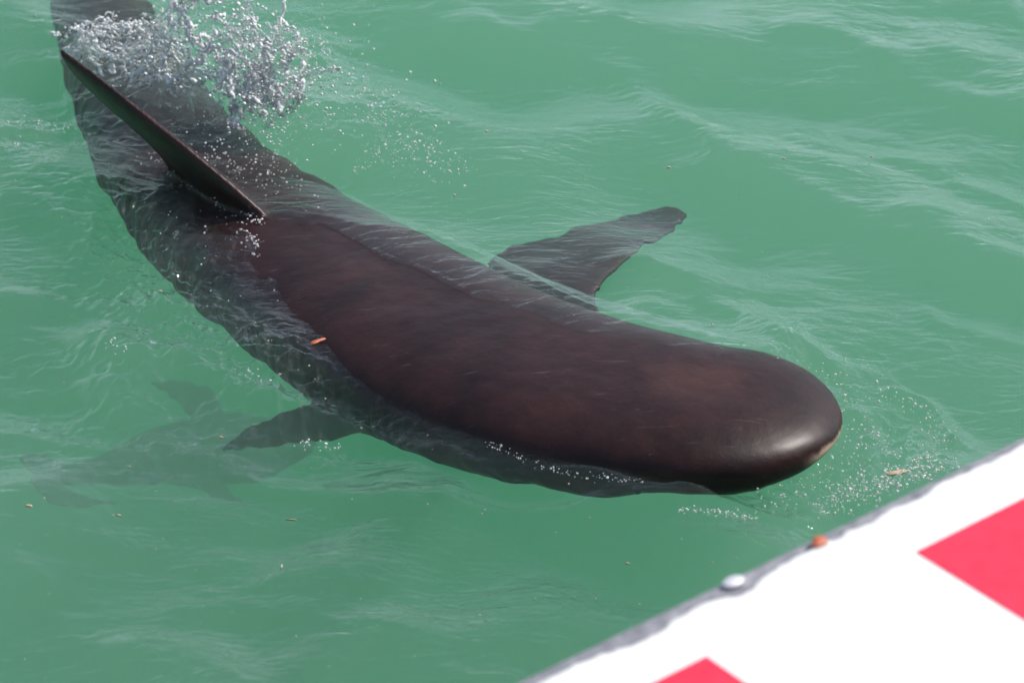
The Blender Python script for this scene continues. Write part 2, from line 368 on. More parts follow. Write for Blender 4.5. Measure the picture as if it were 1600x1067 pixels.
def build_shark():
    bm = bmesh.new(); shark_bm(bm, AX)
    # first dorsal fin
    p0, p1, p2 = P3(396, 322, .016), P3(90, 80, .205), P3(248, 262, -.06)
    nv = np.cross(p1-p0, p2-p0); nv /= np.linalg.norm(nv)
    def onp(px, py):
        d = np.array(tuple(ray(px, py))); c = np.array(tuple(CAM)); return c+d*(np.dot(p0-c, nv)/np.dot(d, nv))
    A = np.array([onp(*p) for p in ((462, 384), (398, 324), (300, 240), (190, 152), (124, 101), (93, 78))])
    B = np.array([onp(*p) for p in ((275, 284), (254, 246), (215, 206), (162, 160), (114, 112), (95, 84))])
    fin(bm, A, None, B, 0, .028, nv, tmin=.0048)
    # pectoral fin away from the camera
    A = np.array([P3(965, 520, -.075), P3(930, 468, -.06), P3(968, 415, -.075), P3(1034, 372, -.10), P3(1064, 350, -.12), P3(1070, 337, -.13)])
    B = np.array([P3(790, 470, -.12), P3(762, 412, -.10), P3(850, 374, -.10), P3(945, 347, -.12), P3(1020, 328, -.13), P3(1050, 324, -.13)])
    fin(bm, A, None, B, 0, .022, np.array((0, -.1, .99)))
    # pectoral fin on the near side, swept back under water
    A = np.array([P3(800, 650, -.12), P3(690, 660, -.18), P3(580, 676, -.26), P3(470, 695, -.35), P3(390, 705, -.42), P3(352, 706, -.45)])
    B = np.array([P3(620, 580, -.12), P3(540, 606, -.17), P3(470, 634, -.25), P3(400, 664, -.34), P3(365, 688, -.42), P3(350, 694, -.455)])
    nv = np.cross(A[3]-A[0], B[0]-A[0]); nv /= np.linalg.norm(nv); fin(bm, A, None, B, 0, .022, nv, tmin=.0045)
    # tail fin
    e = AX[-1]; t = np.array((TAN[-1][0], TAN[-1][1], 0)); c = np.array((e[0], e[1], e[2]-e[4])); up = np.array((0, 0, 1.))
    sd_ = np.array((FAR[-1][0], FAR[-1][1], 0))
    A = np.array([c-t*.10+up*.03, c+t*.06+up*.04, c+t*.26+up*.2, c+t*.42+up*.30, c+t*.50+up*.33])
    B = np.array([c-t*.10-up*.03, c+t*.10-up*.0, c+t*.26+up*.11, c+t*.42+up*.24, c+t*.50+up*.315])
    fin(bm, A, None, B, 0, .014, sd_)
    A = np.array([c-t*.10-up*.03, c+t*.03-up*.05, c+t*.10-up*.13, c+t*.16-up*.20])
    B = np.array([c-t*.02+up*.03, c+t*.10+up*.0, c+t*.14-up*.10, c+t*.17-up*.195])
    fin(bm, A, None, B, 0, .012, sd_)
    bmesh.ops.recalc_face_normals(bm, faces=bm.faces)
    me = bpy.data.meshes.new('shark_raw'); bm.to_mesh(me); bm.free()
    o = bpy.data.objects.new('shark_raw', me); COL.objects.link(o)
    md = o.modifiers.new('r', 'REMESH'); md.mode = 'VOXEL'; md.voxel_size = .0055
    ms = o.modifiers.new('s', 'SMOOTH'); ms.factor = .5; ms.iterations = 6
    dg = bpy.context.evaluated_depsgraph_get(); me2 = bpy.data.meshes.new_from_object(o.evaluated_get(dg))
    bpy.data.objects.remove(o); bpy.data.meshes.remove(me)
    return me2
sm = build_shark(); sm.name = 'shark'
nv_ = len(sm.vertices); co = np.empty(nv_*3, np.float32); sm.vertices.foreach_get('co', co); co = co.reshape(-1, 3)
i_, u_, zs_, d_, w_ = shark_field(co[:, 0].astype(float), co[:, 1].astype(float)); i_ = np.round(i_).astype(int)
zc = AX[i_, 2]-AX[i_, 4]; hh = AX[i_, 4]; rel = (co[:, 2]-zc)/hh
# ripple-bent look of what lies under water
def wobble(co):
    dep = np.clip(-co[:, 2], 0, .13); c2 = co.astype(float).copy(); x, y = co[:, 0].astype(float), co[:, 1].astype(float)
    a = sstep(0, .04, dep)*(.005+.045*dep)
    c2[:, 0] += a*(fbm(x*13, y*16, 2, 1)+.3*vnoise(x*45, y*60, 3)); c2[:, 1] += a*1.6*(fbm(x*13+50, y*16, 2, 2)+.3*vnoise(x*45+9, y*60, 4))
    return c2
co2 = wobble(co)
# faint body relief
nrm_ = np.zeros_like(co2); up_amp = (.0012*fbm(co[:, 0]*14., co[:, 1]*14., 3, 4))*(d_ < w_*1.02)
co2[:, 2] += up_amp
sm.vertices.foreach_set('co', co2.astype(np.float32).ravel()); sm.update()
sm.polygons.foreach_set('use_smooth', np.ones(len(sm.polygons), bool))
belly = 1-sstep(-.98, -.7, rel); belly = np.where((d_ < w_*1.02) & (rel > -1.04), belly, 0)
nose = P3(1316, 668, .012); dn = np.linalg.norm(co-nose, axis=1)+.016*fbm(co[:, 0]*50., co[:, 1]*50., 2, 5)
tip = (1-sstep(.07, .14, dn))*(1-sstep(-.05, .42, rel+.15*fbm(co[:, 0]*60., co[:, 1]*60., 2, 3)))*(d_ < .12)
col = np.zeros((nv_, 4), np.float32); col[:, 0] = belly; col[:, 1] = tip
pat = np.hypot((co[:, 0]-P3(1100, 595, .07)[0])*.7, co[:, 1]-P3(1100, 595, .07)[1])+.03*fbm(co[:, 0]*20., co[:, 1]*20., 3, 1); col[:, 2] = (1-sstep(.02, .10, pat))
col[:, 3] = 1
at_ = sm.color_attributes.new('pigment', 'FLOAT_COLOR', 'POINT'); at_.data.foreach_set('color', col.ravel())
m, nt, N, L, b = principled('wet_shark_skin', (.03, .016, .016), .5)
ca = N('ShaderNodeVertexColor'); ca.layer_name = 'pigment'; sep = N('ShaderNodeSeparateColor'); L(ca.outputs[0], sep.inputs[0])
tc = N('ShaderNodeTexCoord')
nA = noise_tex(N, L, tc.outputs['Object'], 9, 5, .6); rA = ramp(N, L, nA.outputs[0], [(.3, (.012, .0055, .0066)), (.7, (.036, .0135, .0130))])
nB = noise_tex(N, L, tc.outputs['Object'], 130, 3, .6); rB = ramp(N, L, nB.outputs[0], [(.66, (0, 0, 0)), (.78, (1, 1, 1))])
def mixc(f, a, bb):
    x = N('ShaderNodeMix'); x.data_type = 'RGBA'
    if isinstance(f, float): x.inputs[0].default_value = f
    else: L(f, x.inputs[0])
    for s_, v in ((6, a), (7, bb)):
        if isinstance(v, tuple): x.inputs[s_].default_value = (*v, 1)
        else: L(v, x.inputs[s_])
    return x.outputs[2]
mB = N('ShaderNodeMath'); mB.operation = 'MULTIPLY'; L(rB.outputs[0], mB.inputs[0]); mB.inputs[1].default_value = .14
c = mixc(mB.outputs[0], rA.outputs[0], (.22, .17, .16))
mpS = N('ShaderNodeMapping'); mpS.inputs['Rotation'].default_value = (0, 0, R(38)); mpS.inputs['Scale'].default_value = (14, 150, 40); L(tc.outputs['Object'], mpS.inputs[0])
nS = noise_tex(N, L, mpS.outputs[0], 1.0, 3, .6, .4); rS = ramp(N, L, nS.outputs[0], [(.66, (0, 0, 0)), (.74, (.16, .16, .16))]); c = mixc(rS.outputs[0], c, (.30, .24, .23))
m2 = N('ShaderNodeMath'); m2.operation = 'MULTIPLY'; L(sep.outputs[2], m2.inputs[0]); m2.inputs[1].default_value = .26; c = mixc(m2.outputs[0], c, (.14, .06, .05))
c = mixc(sep.outputs[0], c, (.42, .38, .34)); c = mixc(sep.outputs[1], c, (.62, .42, .34)); L(c, b.inputs['Base Color'])
nC = noise_tex(N, L, tc.outputs['Object'], 260, 3, .6); bp = N('ShaderNodeBump'); bp.inputs['Strength'].default_value = .25; bp.inputs['Distance'].default_value = .002; L(nC.outputs[0], bp.inputs['Height'])
nD = noise_tex(N, L, tc.outputs['Object'], 22, 3, .5); bp2 = N('ShaderNodeBump'); bp2.inputs['Strength'].default_value = .3; bp2.inputs['Distance'].default_value = .01; L(nD.outputs[0], bp2.inputs['Height']); L(bp.outputs[0], bp2.inputs['Normal'])
L(bp2.outputs[0], b.inputs['Normal']); b.inputs['Coat Weight'].default_value = .34; b.inputs['Coat Roughness'].default_value = .38; b.inputs['Specular IOR Level'].default_value = .12
SKIN = m
shark = link('shark', sm, m); tag(shark, 'dark brown shark with its back and snout out of the water', 'shark')
m, *_ = principled('shark_eye', (.006, .006, .007), .08)
for sgn in (-1, 1):
    i = 40; x, y, zt, w, h = AX[i]; bm = bmesh.new(); bmesh.ops.create_uvsphere(bm, u_segments=16, v_segments=10, radius=.011)
    me_ = bpy.data.meshes.new('eye'); bm.to_mesh(me_); bm.free(); o = link('eye', me_, m, shark)
    o.location = (x+FAR[i, 0]*w*.96*sgn, y+FAR[i, 1]*w*.96*sgn, zt-h*1.25)

# ------------------------------------------------------------------ second shark, deep in the murk
def build_second():
    S = [(492, 676, -0.97, .01, .01), (470, 676, -0.96, .035, .03), (430, 670, -0.95, .065, .05), (370, 664, -0.94, .085, .065), (300, 668, -0.95, .085, .065),
         (230, 688, -0.96, .065, .05), (165, 712, -0.98, .040, .034), (110, 728, -1.00, .022, .022), (80, 734, -1.01, .012, .018)]
    ctl = []
    for px, py, zt, w, h in S:
        p = at(px, py, zt); ctl.append((p.x, p.y, zt, w, h))
    global FAR
    keep = FAR; A_ = catmull(ctl, 50); T_ = np.gradient(A_[:, :2], axis=0); T_ /= np.linalg.norm(T_, axis=1)[:, None]
    FAR = np.stack([-T_[:, 1], T_[:, 0]], 1); FAR *= np.sign(FAR[:, 1:2])
    bm = bmesh.new(); shark_bm(bm, A_); FAR = keep
    A = np.array([P3(400, 690, -1.00), P3(350, 740, -1.02), P3(372, 775, -1.02), P3(388, 788, -1.02)]); B = np.array([P3(300, 690, -1.00), P3(270, 740, -1.02), P3(330, 775, -1.02), P3(380, 789, -1.02)])
    fin(bm, A, None, B, 0, .014, np.array((0, 0, 1.)))
    A = np.array([P3(360, 650, -0.97), P3(330, 612, -0.97), P3(285, 596, -0.97), P3(240, 596, -0.97)]); B = np.array([P3(300, 655, -0.97), P3(270, 625, -0.97), P3(250, 605, -0.97), P3(236, 598, -0.97)])
    fin(bm, A, None, B, 0, .014, np.array((0, 0, 1.)))
    A = np.array([P3(110, 728, -1.01), P3(95, 752, -1.00), P3(130, 772, -1.00), P3(188, 782, -1.00)]); B = np.array([P3(70, 728, -1.01), P3(45, 755, -1.00), P3(95, 786, -1.00), P3(183, 786, -1.00)])
    fin(bm, A, None, B, 0, .012, np.array((0, 0, 1.)))
    A = np.array([P3(110, 728, -1.01), P3(80, 715, -1.00), P3(52, 708, -1.00), P3(28, 712, -1.00)]); B = np.array([P3(75, 735, -1.01), P3(55, 736, -1.00), P3(38, 728, -1.00), P3(24, 716, -1.00)])
    fin(bm, A, None, B, 0, .012, np.array((0, 0, 1.)))
    bmesh.ops.recalc_face_normals(bm, faces=bm.faces)
    me = bpy.data.meshes.new('raw'); bm.to_mesh(me); bm.free(); o = bpy.data.objects.new('raw', me); COL.objects.link(o)
    md = o.modifiers.new('r', 'REMESH'); md.mode = 'VOXEL'; md.voxel_size = .006
    ms = o.modifiers.new('s', 'SMOOTH'); ms.factor = .5; ms.iterations = 4
    me2 = bpy.data.meshes.new_from_object(o.evaluated_get(bpy.context.evaluated_depsgraph_get())); bpy.data.objects.remove(o)
    return me2
m, nt, N, L, b = principled('dull_shark_skin', (.045, .03, .026), .6)
tc = N('ShaderNodeTexCoord'); n = noise_tex(N, L, tc.outputs['Object'], 120, 3, .6); r = ramp(N, L, n.outputs[0], [(.45, (.03, .02, .018)), (.75, (.16, .11, .08))]); L(r.outputs[0], b.inputs['Base Color'])
s2 = build_second(); c_ = np.empty(len(s2.vertices)*3, np.float32); s2.vertices.foreach_get('co', c_); s2.vertices.foreach_set('co', wobble(c_.reshape(-1, 3)).astype(np.float32).ravel()); s2.polygons.foreach_set('use_smooth', np.ones(len(s2.polygons), bool))
o = link('submerged_shark', s2, m); tag(o, 'dim small shark wholly under water near the big shark', 'shark')

# ------------------------------------------------------------------ boat edge: white deck with red blocks
ZB = 0.72
DT = R(0)                                    # the deck falls slightly towards its edge
e0 = at(784, 1067, ZB); e1 = at(1600, 673, ZB)
ex = (e1-e0); ex.z = 0; ex.normalize()
inw = Vector((ex.y, -ex.x, 0))               # inboard, towards the camera side
O = e0.copy()
def deck(s, t, dz=0):                        # s along the edge, t inboard
    return O+ex*s+inw*t+Vector((0, 0, t*math.tan(DT)+dz))
def deck_st(px, py):
    d = ray(px, py); nrm = (-inw*math.tan(DT)+Vector((0, 0, 1))); t = (O-CAM).dot(nrm)/d.dot(nrm); p = CAM+d*t-O
    return p.dot(ex), Vector((p.x, p.y, 0)).dot(inw)
boat = bpy.data.objects.new('boat', None); COL.objects.link(boat); boat.location = (O.x, O.y, 0)
boat['label'] = 'white boat deck edge with red blocks and chipped grey rim'; boat['category'] = 'boat'
def blink(name, me, mat):
    o = link(name, me, mat, boat); o.matrix_parent_inverse = Matrix.Translation((-O.x, -O.y, 0)); return o
S0, S1 = -2.2, 4.5
def strip_mesh(name, fn, ss, tt, closed=False):
    V = [fn(s, t) for s in ss for t in tt]; n = len(tt)
    F = [(i*n+k, (i+1)*n+k, (i+1)*n+k+1, i*n+k+1) for i in range(len(ss)-1) for k in range(n-1)]
    return mesh_np(name, np.array([tuple(v) for v in V]), np.array(F))
ss = np.arange(S0, S1, .006)
def chip(s):
    a = fbm(np.array([s*22.]), np.array([.5]), 3, 2)[0]; b_ = fbm(np.array([s*70.]), np.array([7.5]), 2, 4)[0]
    big = max(0, fbm(np.array([s*5.]), np.array([3.3]), 2, 6)[0]-.1)
    return .026+.008*a+.0035*b_+.02*big
sK, tK = deck_st(1148, 912)
sP, tP = deck_st(1275, 848)
chips = np.array([chip(s)+.016*math.exp(-((s-sK)/.03)**2) for s in ss])
# grey rim: rounded edge of the hull moulding, running down as the topside
prof = [(.09, -.004), (.05, -.003), (.030, -.0025), (.014, -.003), (.004, -.007), (.0, -.016), (.004, -.04), (.03, -.12), (.10, -.30), (.20, -.55), (.30, -ZB-.35)]
V = []
for s in ss[::4]:
    for (t, dz) in prof: V.append(tuple(deck(s, t, dz if dz > -.2 else dz)))
n = len(prof); F = [(i*n+k, i*n+k+1, (i+1)*n+k+1, (i+1)*n+k) for i in range(len(ss[::4])-1) for k in range(n-1)]
mg, nt, N, L, b = principled('worn_grey_fibreglass', (.27, .27, .30), .5)
tc = N('ShaderNodeTexCoord'); n_ = noise_tex(N, L, tc.outputs['Object'], 45, 5, .65); r = ramp(N, L, n_.outputs[0], [(.35, (.17, .17, .195)), (.65, (.36, .36, .39))]); L(r.outputs[0], b.inputs['Base Color'])
bp = N('ShaderNodeBump'); bp.inputs['Strength'].default_value = .4; bp.inputs['Distance'].default_value = .004; L(n_.outputs[0], bp.inputs['Height']); L(bp.outputs[0], b.inputs['Normal'])
blink('hull_side', mesh_np('hull_side', np.array(V), np.array(F)), mg)
# white deck skin, 5 mm thick, with its broken outer edge
tin = [0, .0, .004, .05, .3, 1.2, 2.4]; tdz = [-.004, .0015, .003, .003, .003, .003, .003]
V = [tuple(deck(s, c_+t, dz)) for s, c_ in zip(ss, chips) for t, dz in zip(tin, tdz)]
n = len(tin); F = [(i*n+k, i*n+k+1, (i+1)*n+k+1, (i+1)*n+k) for i in range(len(ss)-1) for k in range(n-1)]
mw, nt, N, L, b = principled('white_deck_paint', (.84, .83, .82), .35)
tc = N('ShaderNodeTexCoord'); n_ = noise_tex(N, L, tc.outputs['Object'], 6, 5, .6); r = ramp(N, L, n_.outputs[0], [(.3, (.80, .79, .78)), (.7, (.86, .855, .85))]); L(r.outputs[0], b.inputs['Base Color'])
blink('deck', mesh_np('deck', np.array(V), np.array(F), False), mw)
mr, nt, N, L, b = principled('red_deck_paint', (.80, .030, .075), .4)
tc = N('ShaderNodeTexCoord'); n_ = noise_tex(N, L, tc.outputs['Object'], 40, 5, .6); r = ramp(N, L, n_.outputs[0], [(.3, (.70, .025, .065)), (.7, (.84, .04, .09))]); L(r.outputs[0], b.inputs['Base Color'])
sA, tA = deck_st(1430, 865); sB, tB = deck_st(1105, 1030)
tR = (tA+tB)/2; blk = sA-sB; wid = blk*1.02
print('deck block length', blk, 'rim to block', tR, [deck_st(*p) for p in ((1600, 780), (1600, 965), (1035, 1067), (1160, 1067))])
for k in range(-3, 5, 2):
    a = sB+blk*k; bm = bmesh.new()
    q = [deck(a, tR, .0042), deck(a+blk, tR, .0042), deck(a+blk, tR+wid, .0042), deck(a, tR+wid, .0042)]
    q2 = [p-Vector((0, 0, .003)) for p in q]
    vt = [bm.verts.new(p) for p in q]; vb = [bm.verts.new(p) for p in q2]
    bm.faces.new(vt); bm.faces.new(vb[::-1])
    for i in range(4): bm.faces.new((vt[i], vb[i], vb[(i+1) % 4], vt[(i+1) % 4]))
    bmesh.ops.recalc_face_normals(bm, faces=bm.faces); me_ = bpy.data.meshes.new('red_block'); bm.to_mesh(me_); bm.free(); blink('red_block', me_, mr)
# rounded rivet head on the rim
bm = bmesh.new(); bmesh.ops.create_uvsphere(bm, u_segments=20, v_segments=12, radius=1)
for v in bm.verts: v.co = Vector((v.co.x*.016, v.co.y*.010, v.co.z*.004))
for f in bm.faces: f.smooth = True
me_ = bpy.data.meshes.new('rivet_head'); bm.to_mesh(me_); bm.free()
mk, *_ = principled('worn_metal', (.62, .62, .68), .5, Metallic=.2); o = blink('rivet_head', me_, mk); o.location = deck(sK, .018, .002); o.rotation_euler = (0, 0, math.atan2(ex.y, ex.x))

# ------------------------------------------------------------------ bits of chum
def scrap_mesh(name, lx, ly, seed, lobes=3):
    r_ = np.random.default_rng(seed); bm = bmesh.new(); n = 18; top = []; bot = []
    phs = r_.uniform(0, 6, lobes)
    for k in range(n):
        a = 2*PI*k/n; rr = 1+sum(.28/(j+1)*math.sin((j+2)*a+phs[j]) for j in range(lobes))
        p = Vector((lx*rr*math.cos(a), ly*rr*math.sin(a), 0)); top.append(bm.verts.new(p*.9+Vector((0, 0, .0012)))); bot.append(bm.verts.new(p-Vector((0, 0, .001))))
    ct = bm.verts.new((0, 0, .002)); cb = bm.verts.new((0, 0, -.0018))
    for k in range(n):
        k1 = (k+1) % n; bm.faces.new((top[k], top[k1], ct)); bm.faces.new((bot[k1], bot[k], cb)); bm.faces.new((top[k], bot[k], bot[k1], top[k1]))
    for f in bm.faces: f.smooth = True
    me = bpy.data.meshes.new(name); bm.to_mesh(me); bm.free(); return me
mo, nt, N, L, b = principled('orange_chum', (.50, .13, .06), .5)
mt_, nt, N, L, b = principled('pale_chum', (.55, .42, .27), .5)
def scrap(px, py, lx, ly, mat, label, seed, rz=0, group=None, dz=.002):
    p = at(px, py, 0)
    for _ in range(3): p = at(px, py, water_z(p.x, p.y)+dz)
    o = link('chum_scrap', scrap_mesh('chum_scrap', lx, ly, seed), mat); o.location = p; o.rotation_euler = (0, 0, rz); tag(o, label, 'fish scrap', group); return o
scrap(496, 533, .014, .0055, mo, 'orange fish scrap floating beside the big shark\'s flank', 3, .5)
q = deck(sP, .024, .006); o = link('chum_scrap', scrap_mesh('chum_scrap', .012, .009, 9), mo); o.location = q; tag(o, 'small orange fish scrap stuck on the boat\'s chipped rim', 'fish scrap')
scrap(1402, 738, .014, .008, mt_, 'pale fish scrap in the bubbles beside the boat', 12, .3)
for k, (px, py, lx, ly, rz) in enumerate([(250, 455, .005, .004, 0), (345, 683, .009, .0025, -.4), (455, 812, .013, .002, -.1), (45, 790, .009, .005, .1), (185, 805, .008, .003, -.5),
        (1045, 262, .006, .004, 0), (1225, 248, .005, .003, 0), (760, 205, .005, .003, .3), (980, 880, .006, .003, 0), (1362, 245, .005, .003, 0), (710, 305, .004, .004, 0), (440, 885, .003, .007, 0)]):
    scrap(px, py, lx*.55, ly*.6, mt_, 'tiny pale fish scrap adrift on open green water', 30+k, rz, 'tiny pale scraps adrift on the water', -.001)

# ------------------------------------------------------------------ splash
def ico():
    bm = bmesh.new(); bmesh.ops.create_icosphere(bm, subdivisions=1, radius=1); V = np.array([tuple(v.co) for v in bm.verts]); F = np.array([[v.index for v in f.verts] for f in bm.faces]); bm.free(); return V, F
IV, IF = ico()
def ico2():
    bm = bmesh.new(); bmesh.ops.create_icosphere(bm, subdivisions=2, radius=1); V = np.array([tuple(v.co) for v in bm.verts]); F = np.array([[v.index for v in f.verts] for f in bm.faces]); bm.free(); return V, F
IV2, IF2 = ico2()
def drops_mesh(name, P, Rd, fine=True):
    IVx, IFx = (IV2, IF2) if fine else (IV, IF)
    P = np.asarray(P); Rd = np.asarray(Rd); n = len(P)
    sq = 1+rng.uniform(-.35, .35, (n, 1, 3))
    V = (IVx[None]*Rd[:, None, None]*sq+P[:, None, :]).reshape(-1, 3); F = (IFx[None]+(np.arange(n)*len(IVx))[:, None, None]).reshape(-1, 3)
    return mesh_np(name, V, F)
def liquid(name, P, Rd, voxel):
    """merge a cloud of drops into one liquid surface"""
    me = bpy.data.meshes.new(name); me.vertices.add(len(P)); me.vertices.foreach_set('co', np.asarray(P, np.float32).ravel())
    a = me.attributes.new('rad', 'FLOAT', 'POINT'); a.data.foreach_set('value', np.asarray(Rd, np.float32))
    o = bpy.data.objects.new('tmp', me); COL.objects.link(o)
    g = bpy.data.node_groups.new('merge', 'GeometryNodeTree'); g.interface.new_socket('Geometry', in_out='INPUT', socket_type='NodeSocketGeometry'); g.interface.new_socket('Geometry', in_out='OUTPUT', socket_type='NodeSocketGeometry')
    gi = g.nodes.new('NodeGroupInput'); go = g.nodes.new('NodeGroupOutput'); mpn = g.nodes.new('GeometryNodeMeshToPoints'); na = g.nodes.new('GeometryNodeInputNamedAttribute'); na.inputs[0].default_value = 'rad'
    pv = g.nodes.new('GeometryNodePointsToVolume'); pv.resolution_mode = 'VOXEL_SIZE'; pv.inputs['Voxel Size'].default_value = voxel
    vm = g.nodes.new('GeometryNodeVolumeToMesh'); vm.resolution_mode = 'GRID'
    try: vm.inputs['Threshold'].default_value = .1
    except Exception: pass
    L = g.links.new; L(gi.outputs[0], mpn.inputs[0]); L(na.outputs[0], mpn.inputs['Radius']); L(mpn.outputs[0], pv.inputs[0]); L(na.outputs[0], pv.inputs['Radius']); L(pv.outputs[0], vm.inputs[0]); L(vm.outputs[0], go.inputs[0])
    md = o.modifiers.new('g', 'NODES'); md.node_group = g
    ms = o.modifiers.new('s', 'SMOOTH'); ms.factor = .5; ms.iterations = 2
    me2 = bpy.data.meshes.new_from_object(o.evaluated_get(bpy.context.evaluated_depsgraph_get())); bpy.data.objects.remove(o)
    me2.polygons.foreach_set('use_smooth', np.ones(len(me2.polygons), bool)); me2.name = name
    print(name, 'faces', len(me2.polygons)); return me2
m, nt, N, L, out = mat_new('splash_water')
tr = N('ShaderNodeBsdfTransparent'); tr.inputs[0].default_value = (.93, .97, .96, 1)
gls = N('ShaderNodeBsdfRefraction'); gls.inputs['IOR'].default_value = 1.33; gls.inputs['Roughness'].default_value = .02
mA = N('ShaderNodeMixShader'); mA.inputs[0].default_value = .08; L(tr.outputs[0], mA.inputs[1]); L(gls.outputs[0], mA.inputs[2])
df = N('ShaderNodeBsdfDiffuse'); df.inputs[0].default_value = (.93, .94, .95, 1); tl = N('ShaderNodeBsdfTranslucent'); tl.inputs[0].default_value = (.93, .94, .95, 1)
mF = N('ShaderNodeMixShader'); mF.inputs[0].default_value = .6; L(df.outputs[0], mF.inputs[1]); L(tl.outputs[0], mF.inputs[2])
tc = N('ShaderNodeTexCoord'); n_ = noise_tex(N, L, tc.outputs['Object'], 28, 4, .7); r = ramp(N, L, n_.outputs[0], [(.34, (.22, .22, .22)), (.58, (1, 1, 1))])
mB_ = N('ShaderNodeMixShader'); L(r.outputs[0], mB_.inputs[0]); L(mA.outputs[0], mB_.inputs[1]); L(mF.outputs[0], mB_.inputs[2])
gg = N('ShaderNodeBsdfGlossy'); gg.inputs['Roughness'].default_value = .2
def schlick(N, L, nrm=None):
    lw = N('ShaderNodeLayerWeight'); lw.inputs[0].default_value = .5
    if nrm is not None: L(nrm, lw.inputs['Normal'])
    p = N('ShaderNodeMath'); p.operation = 'POWER'; L(lw.outputs['Facing'], p.inputs[0]); p.inputs[1].default_value = 4.5
    q = N('ShaderNodeMath'); q.operation = 'MULTIPLY_ADD'; L(p.outputs[0], q.inputs[0]); q.inputs[1].default_value = .9; q.inputs[2].default_value = .05; return q
mm = schlick(N, L)
mC = N('ShaderNodeMixShader'); L(mm.outputs[0], mC.inputs[0]); L(mB_.outputs[0], mC.inputs[1]); L(gg.outputs[0], mC.inputs[2]); L(mC.outputs[0], out.inputs[0])
SPL = m

SP_, SR_ = [], []
def sheet(base, top, zt, n, fu, fv, thr, r0, seed, bow=.03):
    """a torn sheet of water thrown up from base (pixels on the surface) to top (pixels at heights zt)"""
    Bp = catmull(np.array([tuple(at(*b)) for b in base]), 80); Tp = catmull(np.array([tuple(at(p[0], p[1], z)) for p, z in zip(top, zt)]), 80)
    Lu = np.linalg.norm(np.diff(Tp, axis=0), axis=1).sum(); Lv = np.linalg.norm(Tp-Bp, axis=1).mean(); st = .0014
    uu, vv = np.meshgrid(np.linspace(0, 1, int(Lu/st)), np.linspace(0, 1, int(Lv/st))); uu = uu.ravel(); vv = vv.ravel(); n = len(uu)
    i = np.clip((uu*79).astype(int), 0, 78); f = (uu*79-i)[:, None]
    b = Bp[i]*(1-f)+Bp[i+1]*f; t = Tp[i]*(1-f)+Tp[i+1]*f
    w1 = fbm(uu*fu*.35+seed, vv*fv*.35, 2, 1)*.9; rid = np.abs(fbm(uu*fu+seed*3+w1*1.2, vv*fv+seed+w1*1.2, 3, seed))
    keep = (rid < thr*(1.15-.55*vv)) | ((fbm(uu*fu*.5, vv*fv*.5+seed, 2, seed+1) > .42) & (rid < thr*2.2))
    keep &= vv > .18+.25*fbm(uu*5+seed, vv*2, 2, 5)
    v = vv[:, None]
    p = b+(t-b)*v; p[:, 2] += bow*np.sin(vv*PI)*1.0
    j = .006+.010*vv[:, None]
    off = np.stack([fbm(uu*7, vv*5+seed, 3, 3), fbm(uu*7+9, vv*5, 3, 4), fbm(uu*7, vv*5+19, 3, 5)], 1)
    p = p+off*.07*(.3+.7*vv[:, None])
    rr = r0*(.60+.6*np.maximum(0, fbm(uu*40, vv*40, 2, seed+2))*2)*(1-.3*vv)
    SP_.append(p[keep]); SR_.append(rr[keep])
sheet([(110, 95), (170, 140), (240, 165), (310, 190)], [(105, 70), (170, 45), (240, 30), (300, 42)], [.02, .08, .11, .12], 5200, 20, 12, .060, .0027, 1, .01)
sheet([(230, 150), (310, 175), (380, 200), (430, 195)], [(262, 30), (300, -35), (370, -50), (425, -25)], [.14, .24, .26, .22], 7500, 20, 14, .042, .0028, 2, .02)
sheet([(330, 200), (390, 215), (430, 200), (450, 160)], [(380, 45), (440, 52), (490, 85), (530, 128)], [.16, .15, .12, .07], 7500, 18, 14, .046, .0028, 3, .025)
sheet([(300, 120), (350, 150), (400, 170), (430, 160)], [(330, 60), (380, 70), (430, 90), (470, 120)], [.11, .11, .10, .08], 4200, 18, 12, .046, .0028, 4, .02)
sheet([(320, 190), (360, 205), (400, 215), (430, 200)], [(350, 110), (385, 100), (415, 112), (450, 125)], [.07, .07, .06, .05], 4200, 16, 12, .060, .0034, 5, .015)
sheet([(130, 80), (190, 105), (250, 120), (300, 130)], [(150, 55), (200, 48), (250, 52), (310, 70)], [.05, .06, .06, .06], 4200, 22, 10, .045, .0026, 6, .015)
sheet([(240, 160), (320, 180), (390, 205), (440, 180)], [(270, 25), (330, -20), (410, 0), (500, 95)], [.14, .22, .20, .11], 4200, 8, 6, .030, .0044, 7, .02)
sheet([(120, 90), (200, 130), (290, 165), (380, 195)], [(125, 62), (210, 40), (300, 45), (430, 75)], [.03, .09, .13, .13], 4200, 9, 5, .028, .0038, 2, .02)
def scatter(n, cpx, cpy, sx, sy, z0, z1, r0, r1):
    for _ in range(n):
        z = rng.uniform(z0, z1)**1.0; p = at(rng.normal(cpx, sx), rng.normal(cpy, sy), z); SP_.append(np.array([tuple(p)])); SR_.append(np.array([r0*(r1/r0)**(rng.uniform()**2.2)]))
scatter(420, 330, 60, 70, 45, .06, .28, .0009, .0036); scatter(380, 460, 110, 40, 40, .03, .15, .0009, .0034); scatter(420, 400, 170, 40, 35, .01, .07, .0008, .0026)
scatter(260, 520, 130, 45, 45, .01, .10, .0007, .0026); scatter(160, 430, 60, 60, 50, .05, .2, .0007, .0026); scatter(90, 240, 80, 60, 25, .04, .14, .0012, .0035); scatter(90, 330, 210, 60, 25, .005, .04, .0009, .0026); scatter(70, 560, 160, 50, 35, .0, .06, .0012, .003)
SPt = np.vstack(SP_); SRt = np.concatenate(SR_)
